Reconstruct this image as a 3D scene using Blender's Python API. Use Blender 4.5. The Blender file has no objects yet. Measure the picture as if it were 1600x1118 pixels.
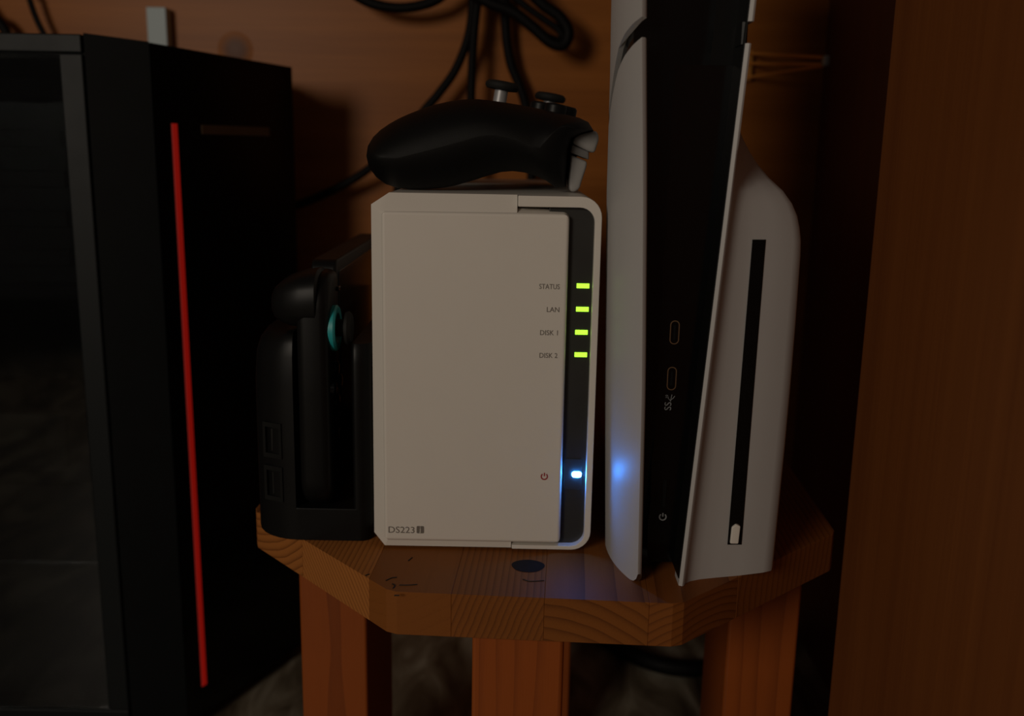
import bpy, bmesh, math, random
from mathutils import Vector, Matrix

random.seed(4)
R = math.radians
sc = bpy.context.scene
COL = sc.collection

# ------------------------------------------------------------------ camera
FPX, PITCH, ROLL = 1524.0, R(12.1), R(1.03)
CAM = Vector((0.0, -0.4227, 0.1825))
cd = bpy.data.cameras.new('camera')
cam = bpy.data.objects.new('camera', cd)
COL.objects.link(cam)
cd.sensor_width = 36.0
cd.lens = 36.0 * FPX / 1600.0
cd.clip_start = 0.01
cam.matrix_world = (Matrix.Translation(CAM) @ Matrix.Rotation(math.pi / 2 - PITCH, 4, 'X')
                    @ Matrix.Rotation(ROLL, 4, 'Z'))
cd.dof.use_dof = True
cd.dof.focus_distance = 0.425
cd.dof.aperture_fstop = 8.0
sc.camera = cam

# ------------------------------------------------------------------ world, room lamp, exposure
w = bpy.data.worlds.new('world')
sc.world = w
w.use_nodes = True
w.node_tree.nodes['Background'].inputs[0].default_value = (1.0, 0.86, 0.74, 1)
w.node_tree.nodes['Background'].inputs[1].default_value = 0.032

ld = bpy.data.lights.new('room_lamp', 'AREA')
ld.shape = 'DISK'
ld.size = 0.40
ld.energy = 4.45
ld.color = (1.0, 0.87, 0.72)
lamp = bpy.data.objects.new('room_lamp', ld)
COL.objects.link(lamp)
lamp.location = (-0.67, -1.12, 0.47)
lamp.rotation_euler = (Vector((0.0, 0.15, 0.08)) - lamp.location).to_track_quat('-Z', 'Y').to_euler()

vs = sc.view_settings
vs.view_transform = 'Standard'
vs.look = 'None'
vs.exposure = 0.0
vs.gamma = 1.0
vs.use_curve_mapping = False


# ------------------------------------------------------------------ measuring: a sight line cut with a plane
def at(px, py, x=None, y=None, z=None):
    u, v = px - 800, py - 559
    c, s = math.cos(ROLL), math.sin(ROLL)
    a, b = (u * c + v * s) / FPX, (-u * s + v * c) / FPX
    d = Vector((a, math.cos(PITCH) - b * math.sin(PITCH), -math.sin(PITCH) - b * math.cos(PITCH)))
    if y is not None:
        t = (y - CAM.y) / d.y
    elif z is not None:
        t = (z - CAM.z) / d.z
    else:
        t = (x - CAM.x) / d.x
    return CAM + d * t


def lerp_table(tab, z):
    if z <= tab[0][0]:
        return tab[0][1]
    for (z0, a), (z1, b) in zip(tab, tab[1:]):
        if z <= z1:
            t = (z - z0) / (z1 - z0)
            return a + (b - a) * t
    (z0, a), (z1, b) = tab[-2], tab[-1]
    return b + (b - a) / (z1 - z0) * (z - z1)


# ------------------------------------------------------------------ materials
def new_mat(name):
    m = bpy.data.materials.new(name)
    m.use_nodes = True
    nt = m.node_tree
    return m, nt, nt.nodes['Principled BSDF'], nt.nodes, nt.links


def plain(name, col, rough=0.5, metal=0.0, var=0.06, scale=60.0, bump=0.0, bump_scale=900.0, coat=0.0, spec=0.5):
    m, nt, b, N, L = new_mat(name)
    tc = N.new('ShaderNodeTexCoord')
    n = N.new('ShaderNodeTexNoise')
    n.inputs['Scale'].default_value = scale
    n.inputs['Detail'].default_value = 4
    L.new(tc.outputs['Object'], n.inputs['Vector'])
    r = N.new('ShaderNodeValToRGB')
    r.color_ramp.elements[0].color = tuple(c * (1 - var) for c in col) + (1,)
    r.color_ramp.elements[1].color = tuple(min(1, c * (1 + var)) for c in col) + (1,)
    L.new(n.outputs['Fac'], r.inputs['Fac'])
    L.new(r.outputs['Color'], b.inputs['Base Color'])
    mr = N.new('ShaderNodeMapRange')
    mr.inputs['To Min'].default_value = max(0.0, rough - 0.04)
    mr.inputs['To Max'].default_value = min(1.0, rough + 0.04)
    L.new(n.outputs['Fac'], mr.inputs['Value'])
    L.new(mr.outputs['Result'], b.inputs['Roughness'])
    b.inputs['Metallic'].default_value = metal
    b.inputs['Coat Weight'].default_value = coat
    b.inputs['Specular IOR Level'].default_value = spec
    if bump:
        n2 = N.new('ShaderNodeTexNoise')
        n2.inputs['Scale'].default_value = bump_scale
        L.new(tc.outputs['Object'], n2.inputs['Vector'])
        bp = N.new('ShaderNodeBump')
        bp.inputs['Strength'].default_value = bump
        bp.inputs['Distance'].default_value = 0.0003
        L.new(n2.outputs['Fac'], bp.inputs['Height'])
        L.new(bp.outputs['Normal'], b.inputs['Normal'])
    return m


def glow(name, col, strength):
    m, nt, b, N, L = new_mat(name)
    b.inputs['Base Color'].default_value = (0.05, 0.05, 0.05, 1)
    b.inputs['Emission Color'].default_value = tuple(col) + (1,)
    b.inputs['Emission Strength'].default_value = strength
    return m


def ring_wood(name, axis, centre, light, dark, period=0.0032, wobble=0.004, rough=0.5, contrast=1.0, fibre=0.35, spec=0.4):
    """Growth rings about an axis parallel to `axis`, seen as arcs on end grain and as lines along the board."""
    m, nt, b, N, L = new_mat(name)
    tc = N.new('ShaderNodeTexCoord')
    # slow wobble, stretched along the grain
    mp = N.new('ShaderNodeMapping')
    sv = {'X': (2, 22, 22), 'Y': (22, 2, 22), 'Z': (22, 22, 2)}[axis]
    mp.inputs['Scale'].default_value = sv
    L.new(tc.outputs['Object'], mp.inputs['Vector'])
    n = N.new('ShaderNodeTexNoise')
    n.inputs['Scale'].default_value = 1.0
    n.inputs['Detail'].default_value = 3
    L.new(mp.outputs['Vector'], n.inputs['Vector'])
    sp = N.new('ShaderNodeSeparateXYZ')
    L.new(tc.outputs['Object'], sp.inputs[0])
    ax = {'X': ('Y', 'Z'), 'Y': ('X', 'Z'), 'Z': ('X', 'Y')}[axis]

    def math_(op, a, bb=None, c=None):
        k = N.new('ShaderNodeMath')
        k.operation = op
        for i, v in enumerate((a, bb, c)):
            if v is None:
                continue
            if isinstance(v, (int, float)):
                k.inputs[i].default_value = v
            else:
                L.new(v, k.inputs[i])
        return k.outputs[0]
    p = math_('SUBTRACT', sp.outputs[ax[0]], centre[0])
    q = math_('SUBTRACT', sp.outputs[ax[1]], centre[1])
    r2 = math_('ADD', math_('MULTIPLY', p, p), math_('MULTIPLY', q, q))
    rr = math_('SQRT', r2)
    rr = math_('ADD', rr, math_('MULTIPLY', math_('SUBTRACT', n.outputs['Fac'], 0.5), wobble))
    fr = math_('FRACT', math_('DIVIDE', rr, period))
    ring = math_('POWER', fr, 3.2)            # slow rise, sharp late-wood line
    ring = math_('MULTIPLY', ring, contrast)
    # fine fibres
    mp2 = N.new('ShaderNodeMapping')
    mp2.inputs['Scale'].default_value = tuple(60 if v == 2 else 1500 for v in sv)
    L.new(tc.outputs['Object'], mp2.inputs['Vector'])
    n2 = N.new('ShaderNodeTexNoise')
    n2.inputs['Scale'].default_value = 1.0
    n2.inputs['Detail'].default_value = 2
    L.new(mp2.outputs['Vector'], n2.inputs['Vector'])
    n3 = N.new('ShaderNodeTexNoise')
    n3.inputs['Scale'].default_value = 14
    n3.inputs['Detail'].default_value = 3
    L.new(tc.outputs['Object'], n3.inputs['Vector'])
    f = math_('ADD', ring, math_('MULTIPLY', math_('SUBTRACT', n2.outputs['Fac'], 0.5), fibre))
    f = math_('ADD', f, math_('MULTIPLY', math_('SUBTRACT', n3.outputs['Fac'], 0.5), 0.6))
    cr = N.new('ShaderNodeValToRGB')
    cr.color_ramp.elements[0].color = tuple(light) + (1,)
    cr.color_ramp.elements[1].color = tuple(dark) + (1,)
    L.new(f, cr.inputs['Fac'])
    L.new(cr.outputs['Color'], b.inputs['Base Color'])
    b.inputs['Roughness'].default_value = rough
    b.inputs['Specular IOR Level'].default_value = spec
    bp = N.new('ShaderNodeBump')
    bp.inputs['Strength'].default_value = 0.25
    bp.inputs['Distance'].default_value = 0.0004
    bp.invert = True
    L.new(f, bp.inputs['Height'])
    L.new(bp.outputs['Normal'], b.inputs['Normal'])
    return m


def grain_wood(name, axis, light, dark, across=45.0, along=2.0, rough=0.45, spec=0.4, bump=0.15):
    """Veneered sheet: streaks stretched along one axis."""
    m, nt, b, N, L = new_mat(name)
    tc = N.new('ShaderNodeTexCoord')
    mp = N.new('ShaderNodeMapping')
    mp.inputs['Scale'].default_value = tuple(along if k == axis else across for k in 'XYZ')
    L.new(tc.outputs['Object'], mp.inputs['Vector'])
    n = N.new('ShaderNodeTexNoise')
    n.inputs['Detail'].default_value = 5
    n.inputs['Scale'].default_value = 1.0
    n.inputs['Distortion'].default_value = 0.6
    L.new(mp.outputs['Vector'], n.inputs['Vector'])
    mp2 = N.new('ShaderNodeMapping')
    mp2.inputs['Scale'].default_value = tuple(along * 8 if k == axis else across * 14 for k in 'XYZ')
    L.new(tc.outputs['Object'], mp2.inputs['Vector'])
    n2 = N.new('ShaderNodeTexNoise')
    n2.inputs['Scale'].default_value = 1.0
    n2.inputs['Detail'].default_value = 2
    L.new(mp2.outputs['Vector'], n2.inputs['Vector'])
    mx = N.new('ShaderNodeMath')
    mx.operation = 'MULTIPLY_ADD'
    L.new(n2.outputs['Fac'], mx.inputs[0])
    mx.inputs[1].default_value = 0.4
    L.new(n.outputs['Fac'], mx.inputs[2])
    cr = N.new('ShaderNodeValToRGB')
    cr.color_ramp.elements[0].position = 0.35
    cr.color_ramp.elements[1].position = 1.0
    cr.color_ramp.elements[0].color = tuple(light) + (1,)
    cr.color_ramp.elements[1].color = tuple(dark) + (1,)
    L.new(mx.outputs[0], cr.inputs['Fac'])
    L.new(cr.outputs['Color'], b.inputs['Base Color'])
    b.inputs['Roughness'].default_value = rough
    b.inputs['Specular IOR Level'].default_value = spec
    bp = N.new('ShaderNodeBump')
    bp.inputs['Strength'].default_value = bump
    bp.inputs['Distance'].default_value = 0.0004
    L.new(mx.outputs[0], bp.inputs['Height'])
    L.new(bp.outputs['Normal'], b.inputs['Normal'])
    return m


def floor_mat():
    m, nt, b, N, L = new_mat('floor_weathered')
    tc = N.new('ShaderNodeTexCoord')
    mp = N.new('ShaderNodeMapping')
    mp.inputs['Scale'].default_value = (26, 9, 1)
    L.new(tc.outputs['Object'], mp.inputs['Vector'])
    n = N.new('ShaderNodeTexNoise')
    n.inputs['Scale'].default_value = 1.0
    n.inputs['Detail'].default_value = 7
    n.inputs['Distortion'].default_value = 1.2
    L.new(mp.outputs['Vector'], n.inputs['Vector'])
    cr = N.new('ShaderNodeValToRGB')
    e = cr.color_ramp.elements
    e[0].position, e[1].position = 0.3, 0.72
    e[0].color = (0.04, 0.025, 0.014, 1)
    e[1].color = (0.42, 0.38, 0.30, 1)
    k = e.new(0.5)
    k.color = (0.17, 0.14, 0.097, 1)
    L.new(n.outputs['Fac'], cr.inputs['Fac'])
    L.new(cr.outputs['Color'], b.inputs['Base Color'])
    b.inputs['Roughness'].default_value = 0.45
    bp = N.new('ShaderNodeBump')
    bp.inputs['Strength'].default_value = 0.2
    bp.inputs['Distance'].default_value = 0.002
    L.new(n.outputs['Fac'], bp.inputs['Height'])
    L.new(bp.outputs['Normal'], b.inputs['Normal'])
    return m


def glass_mat(name, tint, rough=0.03):
    m, nt, b, N, L = new_mat(name)
    b.inputs['Base Color'].default_value = tuple(tint) + (1,)
    b.inputs['Transmission Weight'].default_value = 1.0
    b.inputs['Roughness'].default_value = rough
    b.inputs['IOR'].default_value = 1.45
    return m


M = {}
M['nas_white'] = plain('nas_white_plastic', (0.72, 0.68, 0.62), 0.42, var=0.015, bump=0.06, bump_scale=2500)
M['console_white'] = plain('console_white_plastic', (0.46, 0.45, 0.445), 0.5, var=0.012, bump=0.05, bump_scale=3000)
M['strip_black'] = plain('strip_black_plastic', (0.028, 0.028, 0.026), 0.38, var=0.1)
M['gloss_black'] = plain('gloss_black_plastic', (0.0018, 0.002, 0.0024), 0.14, var=0.2, scale=25, spec=0.3)
M['satin_black'] = plain('satin_black_plastic', (0.004, 0.004, 0.004), 0.42, var=0.15, spec=0.22)
M['matte_black'] = plain('matte_black_plastic', (0.003, 0.003, 0.0028), 0.55, var=0.1, bump=0.12, bump_scale=2200, spec=0.2)
M['rubber'] = plain('black_rubber', (0.010, 0.010, 0.009), 0.7, var=0.1, spec=0.3)
M['cable'] = plain('black_cable_jacket', (0.0035, 0.003, 0.003), 0.6, var=0.1, spec=0.15)
M['trigger'] = plain('grey_trigger_plastic', (0.30, 0.29, 0.28), 0.4, var=0.05)
M['trigger_dark'] = plain('dark_grey_plastic', (0.15, 0.145, 0.14), 0.4, var=0.05)
M['steel'] = plain('stick_steel', (0.40, 0.40, 0.41), 0.45, metal=0.4, var=0.04)
M['port_metal'] = plain('port_metal', (0.55, 0.45, 0.30), 0.3, metal=1.0, var=0.05)
M['case_frame'] = plain('case_painted_steel', (0.0042, 0.0062, 0.0070), 0.5, var=0.08, bump=0.08, bump_scale=1800, spec=0.25)
M['case_front'] = plain('case_front_gloss', (0.0025, 0.0025, 0.0025), 0.2, var=0.2, scale=20, spec=0.25)
M['case_inner'] = plain('case_interior', (0.012, 0.013, 0.013), 0.5, var=0.2)
M['case_port'] = plain('port_plastic', (0.006, 0.0065, 0.0065), 0.4, var=0.1, spec=0.3)
M['part_dark'] = plain('dark_anodised', (0.025, 0.03, 0.032), 0.35, metal=0.6, var=0.2)
M['bronze'] = plain('bronze_badge', (0.14, 0.09, 0.05), 0.45, metal=0.5, var=0.1)
M['teal'] = plain('teal_plastic', (0.015, 0.34, 0.36), 0.45, var=0.05)
M['print_grey'] = plain('grey_print', (0.16, 0.14, 0.12), 0.6, var=0.05)
M['print_red'] = plain('red_print', (0.32, 0.012, 0.02), 0.6, var=0.05)
M['print_light'] = plain('pale_print', (0.22, 0.23, 0.24), 0.6, var=0.05)
M['bracket_white'] = plain('white_painted', (0.44, 0.52, 0.54), 0.5, var=0.03)
M['amber_wire'] = plain('amber_varnished_wire', (0.75, 0.33, 0.07), 0.35, metal=0.2, var=0.1)
M['knot'] = plain('dark_knot', (0.014, 0.010, 0.008), 0.8, var=0.6, scale=400, spec=0.15)
M['crack'] = plain('dark_crack', (0.012, 0.007, 0.004), 0.8, var=0.2)
M['led_green'] = glow('led_green', (0.42, 1.0, 0.04), 1.6)
M['led_blue'] = glow('led_blue', (0.03, 0.26, 1.0), 285.0)
M['led_red'] = glow('led_red', (1.0, 0.012, 0.004), 0.15)
M['glass'] = glass_mat('smoked_glass', (0.35, 0.36, 0.36))
M['floor'] = floor_mat()
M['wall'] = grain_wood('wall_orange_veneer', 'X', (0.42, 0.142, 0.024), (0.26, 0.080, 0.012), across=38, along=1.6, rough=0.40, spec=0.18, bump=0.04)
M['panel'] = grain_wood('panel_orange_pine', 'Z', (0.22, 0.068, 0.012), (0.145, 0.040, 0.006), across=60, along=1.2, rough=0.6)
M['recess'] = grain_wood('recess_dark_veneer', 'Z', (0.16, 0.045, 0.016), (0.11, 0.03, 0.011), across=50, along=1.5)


# ------------------------------------------------------------------ mesh helpers
def link(name, me, mat, parent=None, smooth=False):
    o = bpy.data.objects.new(name, me)
    COL.objects.link(o)
    if mat is not None:
        me.materials.append(mat)
    if parent is not None:
        o.parent = parent
    if smooth:
        me.shade_smooth()
    return o


def from_bm(name, bm, mat, parent=None, smooth=False, off=None):
    bmesh.ops.recalc_face_normals(bm, faces=bm.faces[:])
    if off is not None:
        bmesh.ops.translate(bm, verts=bm.verts[:], vec=-Vector(off))
    me = bpy.data.meshes.new(name)
    bm.to_mesh(me)
    bm.free()
    o = link(name, me, mat, parent)
    if smooth:
        me.shade_smooth()
        me.set_sharp_from_angle(angle=R(smooth if smooth is not True else 40))
        if smooth is not True and smooth <= 40:
            wn = o.modifiers.new('face_weighted_normals', 'WEIGHTED_NORMAL')
            wn.keep_sharp = True
    return o


def bevel_all(bm, w, seg=2, ang=20):
    if w <= 0:
        return
    es = [e for e in bm.edges if len(e.link_faces) == 2 and e.calc_face_angle(0) > R(ang)]
    bmesh.ops.bevel(bm, geom=es, offset=w, segments=seg, affect='EDGES', profile=0.5, clamp_overlap=True)


def bm_box(lo, hi, bev=0.0, seg=2):
    bm = bmesh.new()
    bmesh.ops.create_cube(bm, size=1.0)
    lo, hi = Vector(lo), Vector(hi)
    for v in bm.verts:
        v.co = Vector((lo[i] + (v.co[i] + 0.5) * (hi[i] - lo[i]) for i in range(3)))
    bevel_all(bm, bev, seg)
    return bm


def bm_prism(pts, axis, a, b, bev=0.0, seg=2, ang=20):
    """pts: 2D outline; axis 'Y': (x,z) outline extruded in y; 'Z': (x,y); 'X': (y,z)."""
    bm = bmesh.new()

    def mk(p, t):
        return {'Y': (p[0], t, p[1]), 'Z': (p[0], p[1], t), 'X': (t, p[0], p[1])}[axis]
    v0 = [bm.verts.new(mk(p, a)) for p in pts]
    v1 = [bm.verts.new(mk(p, b)) for p in pts]
    n = len(pts)
    bm.faces.new(v0)
    bm.faces.new(v1[::-1])
    for i in range(n):
        bm.faces.new((v0[i], v1[i], v1[(i + 1) % n], v0[(i + 1) % n]))
    bmesh.ops.recalc_face_normals(bm, faces=bm.faces[:])
    bevel_all(bm, bev, seg, ang)
    return bm


def bm_loft(secs, closed=True, cap=True):
    bm = bmesh.new()
    V = [[bm.verts.new(p) for p in s] for s in secs]
    n = len(secs[0])
    for a, b in zip(V, V[1:]):
        for i in range(n if closed else n - 1):
            j = (i + 1) % n
            bm.faces.new((a[i], a[j], b[j], b[i]))
    if cap and closed:
        bm.faces.new(V[0][::-1])
        bm.faces.new(V[-1])
    return bm


def smooth_path(pts, n=6):
    out = []
    P = [Vector(p) for p in pts]
    P = [2 * P[0] - P[1]] + P + [2 * P[-1] - P[-2]]
    for i in range(1, len(P) - 2):
        p0, p1, p2, p3 = P[i - 1:i + 3]
        for k in range(n):
            t = k / n
            out.append(0.5 * ((2 * p1) + (p2 - p0) * t + (2 * p0 - 5 * p1 + 4 * p2 - p3) * t * t
                              + (3 * p1 - p0 - 3 * p2 + p3) * t ** 3))
    out.append(P[-2])
    return out


def bm_tube(pts, r, sides=10, n=6, straight=False):
    path = [Vector(p) for p in pts] if straight else smooth_path(pts, n)
    secs = []
    nrm = None
    for i, p in enumerate(path):
        t = (path[min(i + 1, len(path) - 1)] - path[max(i - 1, 0)]).normalized()
        if nrm is None:
            nrm = t.orthogonal().normalized()
        nrm = (nrm - t * nrm.dot(t)).normalized()
        bi = t.cross(nrm)
        secs.append([p + (nrm * math.cos(2 * math.pi * k / sides) + bi * math.sin(2 * math.pi * k / sides)) * r
                     for k in range(sides)])
    return bm_loft(secs)


def bm_lathe(prof, centre, axis, sides=24):
    """prof: (radius, height) pairs along `axis` (unit vector)."""
    ax = Vector(axis).normalized()
    u = ax.orthogonal().normalized()
    v = ax.cross(u)
    c = Vector(centre)
    secs = [[c + ax * h + (u * math.cos(2 * math.pi * k / sides) + v * math.sin(2 * math.pi * k / sides)) * max(r, 1e-5)
             for k in range(sides)] for r, h in prof]
    return bm_loft(secs)


def rrect(x0, x1, z0, z1, r, n=5):
    pts = []
    for cx, cz, a0 in ((x1 - r, z1 - r, 0), (x0 + r, z1 - r, 90), (x0 + r, z0 + r, 180), (x1 - r, z0 + r, 270)):
        for k in range(n + 1):
            a = R(a0 + 90 * k / n)
            pts.append((cx + r * math.cos(a), cz + r * math.sin(a)))
    return pts


def empty(name, loc, label, cat, group=None, rz=0.0):
    o = bpy.data.objects.new(name, None)
    COL.objects.link(o)
    o.location = loc
    o.rotation_euler = (0, 0, rz)
    o.empty_display_size = 0.02
    tag(o, label, cat, group)
    return o


def tag(o, label, cat, group=None):
    o['label'] = label
    o['category'] = cat
    if group:
        o['group'] = group
    return o


def part(name, bm, mat, parent, smooth=False, label=None):
    """A part built in world coordinates, re-based on its top-level thing (all things are unrotated)."""
    p, off = parent, Vector((0, 0, 0))
    while p is not None:
        off += p.location
        p = p.parent
    o = from_bm(name, bm, mat, parent, smooth, off=off)
    if label:
        o['label'] = label
    return o


def structure(name, bm, mat, smooth=False):
    o = from_bm(name, bm, mat, None, smooth)
    o['kind'] = 'structure'
    return o


def lettering(name, body, size, x, z, y, mat, parent, rot=0.0, align='LEFT', label=None, thick=0.00004, sx=1.0):
    cu = bpy.data.curves.new(name, 'FONT')
    cu.body = body
    cu.size = size
    cu.align_x = align
    cu.extrude = thick
    cu.resolution_u = 3
    t = bpy.data.objects.new(name, cu)
    COL.objects.link(t)
    dg = bpy.context.evaluated_depsgraph_get()
    me = bpy.data.meshes.new_from_object(t.evaluated_get(dg))
    bpy.data.objects.remove(t)
    bpy.data.curves.remove(cu)
    off = Vector((0, 0, 0))
    p = parent
    while p is not None:
        off += p.location
        p = p.parent
    me.transform(Matrix.Translation(Vector((x, y, z)) - off) @ Matrix.Rotation(rot, 4, 'Y')
                 @ Matrix.Rotation(math.pi / 2, 4, 'X') @ Matrix.Diagonal((sx, 1, 1, 1)))
    me.materials.clear()
    o = link(name, me, mat, parent)
    if label:
        o['label'] = label
    return o


def power_mark(name, cx, cz, y, r, mat, parent, label):
    """Ring with a gap at the top and a short bar in it."""
    bm = bmesh.new()
    t = r * 0.2
    n = 20
    prev = None
    for k in range(n + 1):
        a = R(90 + 38 + (360 - 76) * k / n)
        q = []
        for rr in (r - t, r + t):
            for yy in (y, y + 0.0002):
                q.append(bm.verts.new((cx + rr * math.cos(a), yy, cz + rr * math.sin(a))))
        if prev:
            bm.faces.new((prev[0], prev[2], q[2], q[0]))
            bm.faces.new((prev[2], prev[3], q[3], q[2]))
            bm.faces.new((prev[0], q[0], q[1], prev[1]))
            bm.faces.new((prev[1], q[1], q[3], prev[3]))
        prev = q
    lo, hi = Vector((cx - t, y, cz + 0.1 * r)), Vector((cx + t, y + 0.0002, cz + 1.25 * r))
    r0 = bmesh.ops.create_cube(bm, size=1.0)
    for v in r0['verts']:
        v.co = Vector((lo[i] + (v.co[i] + 0.5) * (hi[i] - lo[i]) for i in range(3)))
    return part(name, bm, mat, parent, label=label)


# ------------------------------------------------------------------ the setting
FZ = -0.235          # floor
WY = 0.43           # face of the back wall
CXR = at(1293, 40, y=WY).x
structure('floor', bm_box((-1.6, -1.8, FZ - 0.03), (1.2, WY + 0.03, FZ)), M['floor'])
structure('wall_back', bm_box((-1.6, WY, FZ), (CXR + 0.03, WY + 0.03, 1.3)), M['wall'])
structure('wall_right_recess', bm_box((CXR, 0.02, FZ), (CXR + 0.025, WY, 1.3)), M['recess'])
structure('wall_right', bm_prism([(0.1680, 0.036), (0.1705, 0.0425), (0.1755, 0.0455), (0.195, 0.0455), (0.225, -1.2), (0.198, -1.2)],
                                 'Z', FZ, 1.3, 0.0012, 2), M['panel'], smooth=40)

# ------------------------------------------------------------------ stool
ST = empty('wooden_stool', (0.0190, 0.0994, FZ), 'low octagonal wooden stool of joined pine staves carrying the electronics', 'stool', rz=R(-3.2))
AP = 0.1468
TH = 0.0195
oct_pts = []
Rv = AP / math.cos(R(22.5))
for k in range(8):
    a = R(22.5 + 45 * k)
    c = Vector((Rv * math.cos(a), Rv * math.sin(a)))
    for da in (-1, 1):       # small flat on each corner
        e = Vector((-math.sin(a), math.cos(a))) * 0.0026 * da
        oct_pts.append(c * 0.988 + e)


def clip(poly, x, keep_right):
    out = []
    for i, p in enumerate(poly):
        q = poly[(i + 1) % len(poly)]
        ip, iq = (p[0] >= x) == keep_right, (q[0] >= x) == keep_right
        if ip:
            out.append(p)
        if ip != iq:
            t = (x - p[0]) / (q[0] - p[0])
            out.append(Vector((x, p[1] + (q[1] - p[1]) * t)))
    return out


H0 = -FZ
cuts = [-0.16, -0.112, -0.0715, -0.0345, 0.0045, 0.0480, 0.0890, 0.16]
stave_rings = [((-0.165, H0 + 0.045), 0.0036), ((-0.35, H0 - 0.17), 0.0019), ((-0.11, H0 + 0.13), 0.0050), ((0.28, H0 - 0.13), 0.0026),
               ((-0.004, H0 - 0.085), 0.0052), ((0.0725, H0 - 0.046), 0.0034), ((0.36, H0 - 0.02), 0.0030)]
tones = [(0.37, 0.130, 0.028), (0.40, 0.145, 0.032), (0.235, 0.076, 0.013), (0.235, 0.076, 0.013), (0.235, 0.076, 0.013), (0.235, 0.074, 0.013), (0.235, 0.074, 0.013)]
ring_strength = [0.9, 0.8, 0.12, 0.75, 0.75, 0.8, 0.75]
for i in range(7):
    poly = clip(clip(oct_pts, cuts[i] + 0.00002, True), cuts[i + 1] - 0.00002, False)
    ctr, per = stave_rings[i]
    m = ring_wood('stave_pine', 'Y', ctr, tones[i], tuple(c * f for c, f in zip(tones[i], (0.36, 0.30, 0.26))), per,
                  wobble=0.0055, rough=0.6, contrast=ring_strength[i], spec=0.22)
    from_bm('stave', bm_prism(poly, 'Z', H0 - TH, H0, 0.00018, 1), m, ST, smooth=35)

leg_tone, leg_dark = (0.32, 0.074, 0.010), (0.16, 0.034, 0.005)
legs = [(-0.0065, -0.120, 0.0395, 0.040), (-0.1120, -0.001, 0.037, 0.075), (0.1195, -0.001, 0.037, 0.075), (0.0, 0.112, 0.0395, 0.040)]
for i, (lx, ly, lw, lh) in enumerate(legs):
    m = ring_wood('leg_pine', 'Z', (lx + (0.05, 0.012, -0.06, 0.03)[i], ly + (0.055, 0.075, 0.09, 0.05)[i]), leg_tone, leg_dark, 0.0042,
                  wobble=0.014, rough=0.45, contrast=0.55)
    from_bm('leg', bm_box((lx - lw / 2, ly - lh / 2, 0), (lx + lw / 2, ly + lh / 2, H0 - TH), 0.0018, 3), m, ST, smooth=35)
m = ring_wood('brace_pine', 'X', (0.02, H0 - 0.12), leg_tone, leg_dark, 0.004, contrast=0.5)
from_bm('cross_brace', bm_box((-0.0975, 0.012, H0 - TH - 0.022), (0.099, 0.030, H0 - TH), 0.001), m, ST)
m = ring_wood('block_pine', 'Z', (0.05, 0.0), leg_tone, leg_dark, 0.004, contrast=0.5)
from_bm('corner_block', bm_box((0.004, -0.0985, H0 - TH - 0.0145), (0.0215, -0.070, H0 - TH), 0.001), m, ST)
# knot and short splits in the top
kc = at(825, 884, z=0)
inv = (Matrix.Translation(ST.location) @ Matrix.Rotation(ST.rotation_euler.z, 4, 'Z')).inverted()


def on_stool(px, py):
    p = inv @ at(px, py, z=0)
    return p


k0 = on_stool(825, 884)
bm = bmesh.new()
ringv = []
for rr, zz in ((0.0074, 0.00012), (0.0066, 0.00030), (0.0045, 0.00036), (0.0001, 0.00040)):
    ringv.append([bm.verts.new((k0.x + rr * (1 + 0.05 * math.sin(3 * a)) * math.cos(a), k0.y + rr * 0.92 * math.sin(a), H0 + zz))
                  for a in [2 * math.pi * q / 26 for q in range(26)]])
for a, b in zip(ringv, ringv[1:]):
    for q in range(26):
        bm.faces.new((a[q], a[(q + 1) % 26], b[(q + 1) % 26], b[q]))
o = from_bm('knot', bm, M['knot'], ST, smooth=True)
o['label'] = 'dark round knot in the stool top'
for pts in ([(603, 907), (612, 903), (620, 902)], [(613, 912), (617, 915), (614, 919)], [(616, 930), (624, 930)],
            [(817, 905), (826, 908), (836, 908), (850, 907)], [(638, 876), (644, 871)], [(571, 899), (577, 897)], [(624, 914), (640, 914), (652, 913)]):
    P3 = [on_stool(*p) for p in pts]
    P3 = [Vector((p.x, p.y, H0 + 0.0001)) for p in P3]
    from_bm('split_mark', bm_tube(P3, 0.0003, 5, 3), M['crack'], ST)

# ------------------------------------------------------------------ network storage box
NX0, NX1, NZ1 = -0.0630, 0.0377, 0.1630
NAS = empty('storage_server', (-0.0127, 0.113, 0.0), 'white upright two-bay network storage box with green status lights', 'storage box')


def nas_right(inset_top, inset_side, inset_bot, r):
    """right part of the front outline, from the top seam clockwise to the bottom seam."""
    x1, zt, zb = NX1 - inset_side, NZ1 - inset_top, 0.0014 + inset_bot
    pts = [(0.0014, zt)]
    for k in range(8):
        a = R(90 - 90 * k / 7)
        pts.append((x1 - r + r * math.cos(a), zt - r + r * math.sin(a)))
    for k in range(8):
        a = R(0 - 90 * k / 7)
        pts.append((x1 - r + r * math.cos(a), zb + r + r * math.sin(a)))
    pts.append((0.0014, zb))
    return pts


outer = nas_right(0, 0, 0, 0.0090)
inner = nas_right(0.0048, 0.0030, 0.0020, 0.0065)
shell_outline = [(-0.0547, NZ1)] + outer[:] + [(-0.0575, 0.0014), (NX0, 0.0060), (NX0 + 0.0004, 0.1578)]
part('shell', bm_prism(shell_outline, 'Y', 0.0125, 0.226, 0.0008, 2, 30), M['nas_white'], NAS, smooth=30)
part('rim', bm_prism(outer + inner[::-1], 'Y', 0.0004, 0.0125, 0.0005, 2, 30), M['nas_white'], NAS, smooth=30)
part('light_strip', bm_box((0.0150, 0.0042, 0.0030), (0.0355, 0.0122, 0.1590), 0.0004), M['strip_black'], NAS)
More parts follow.
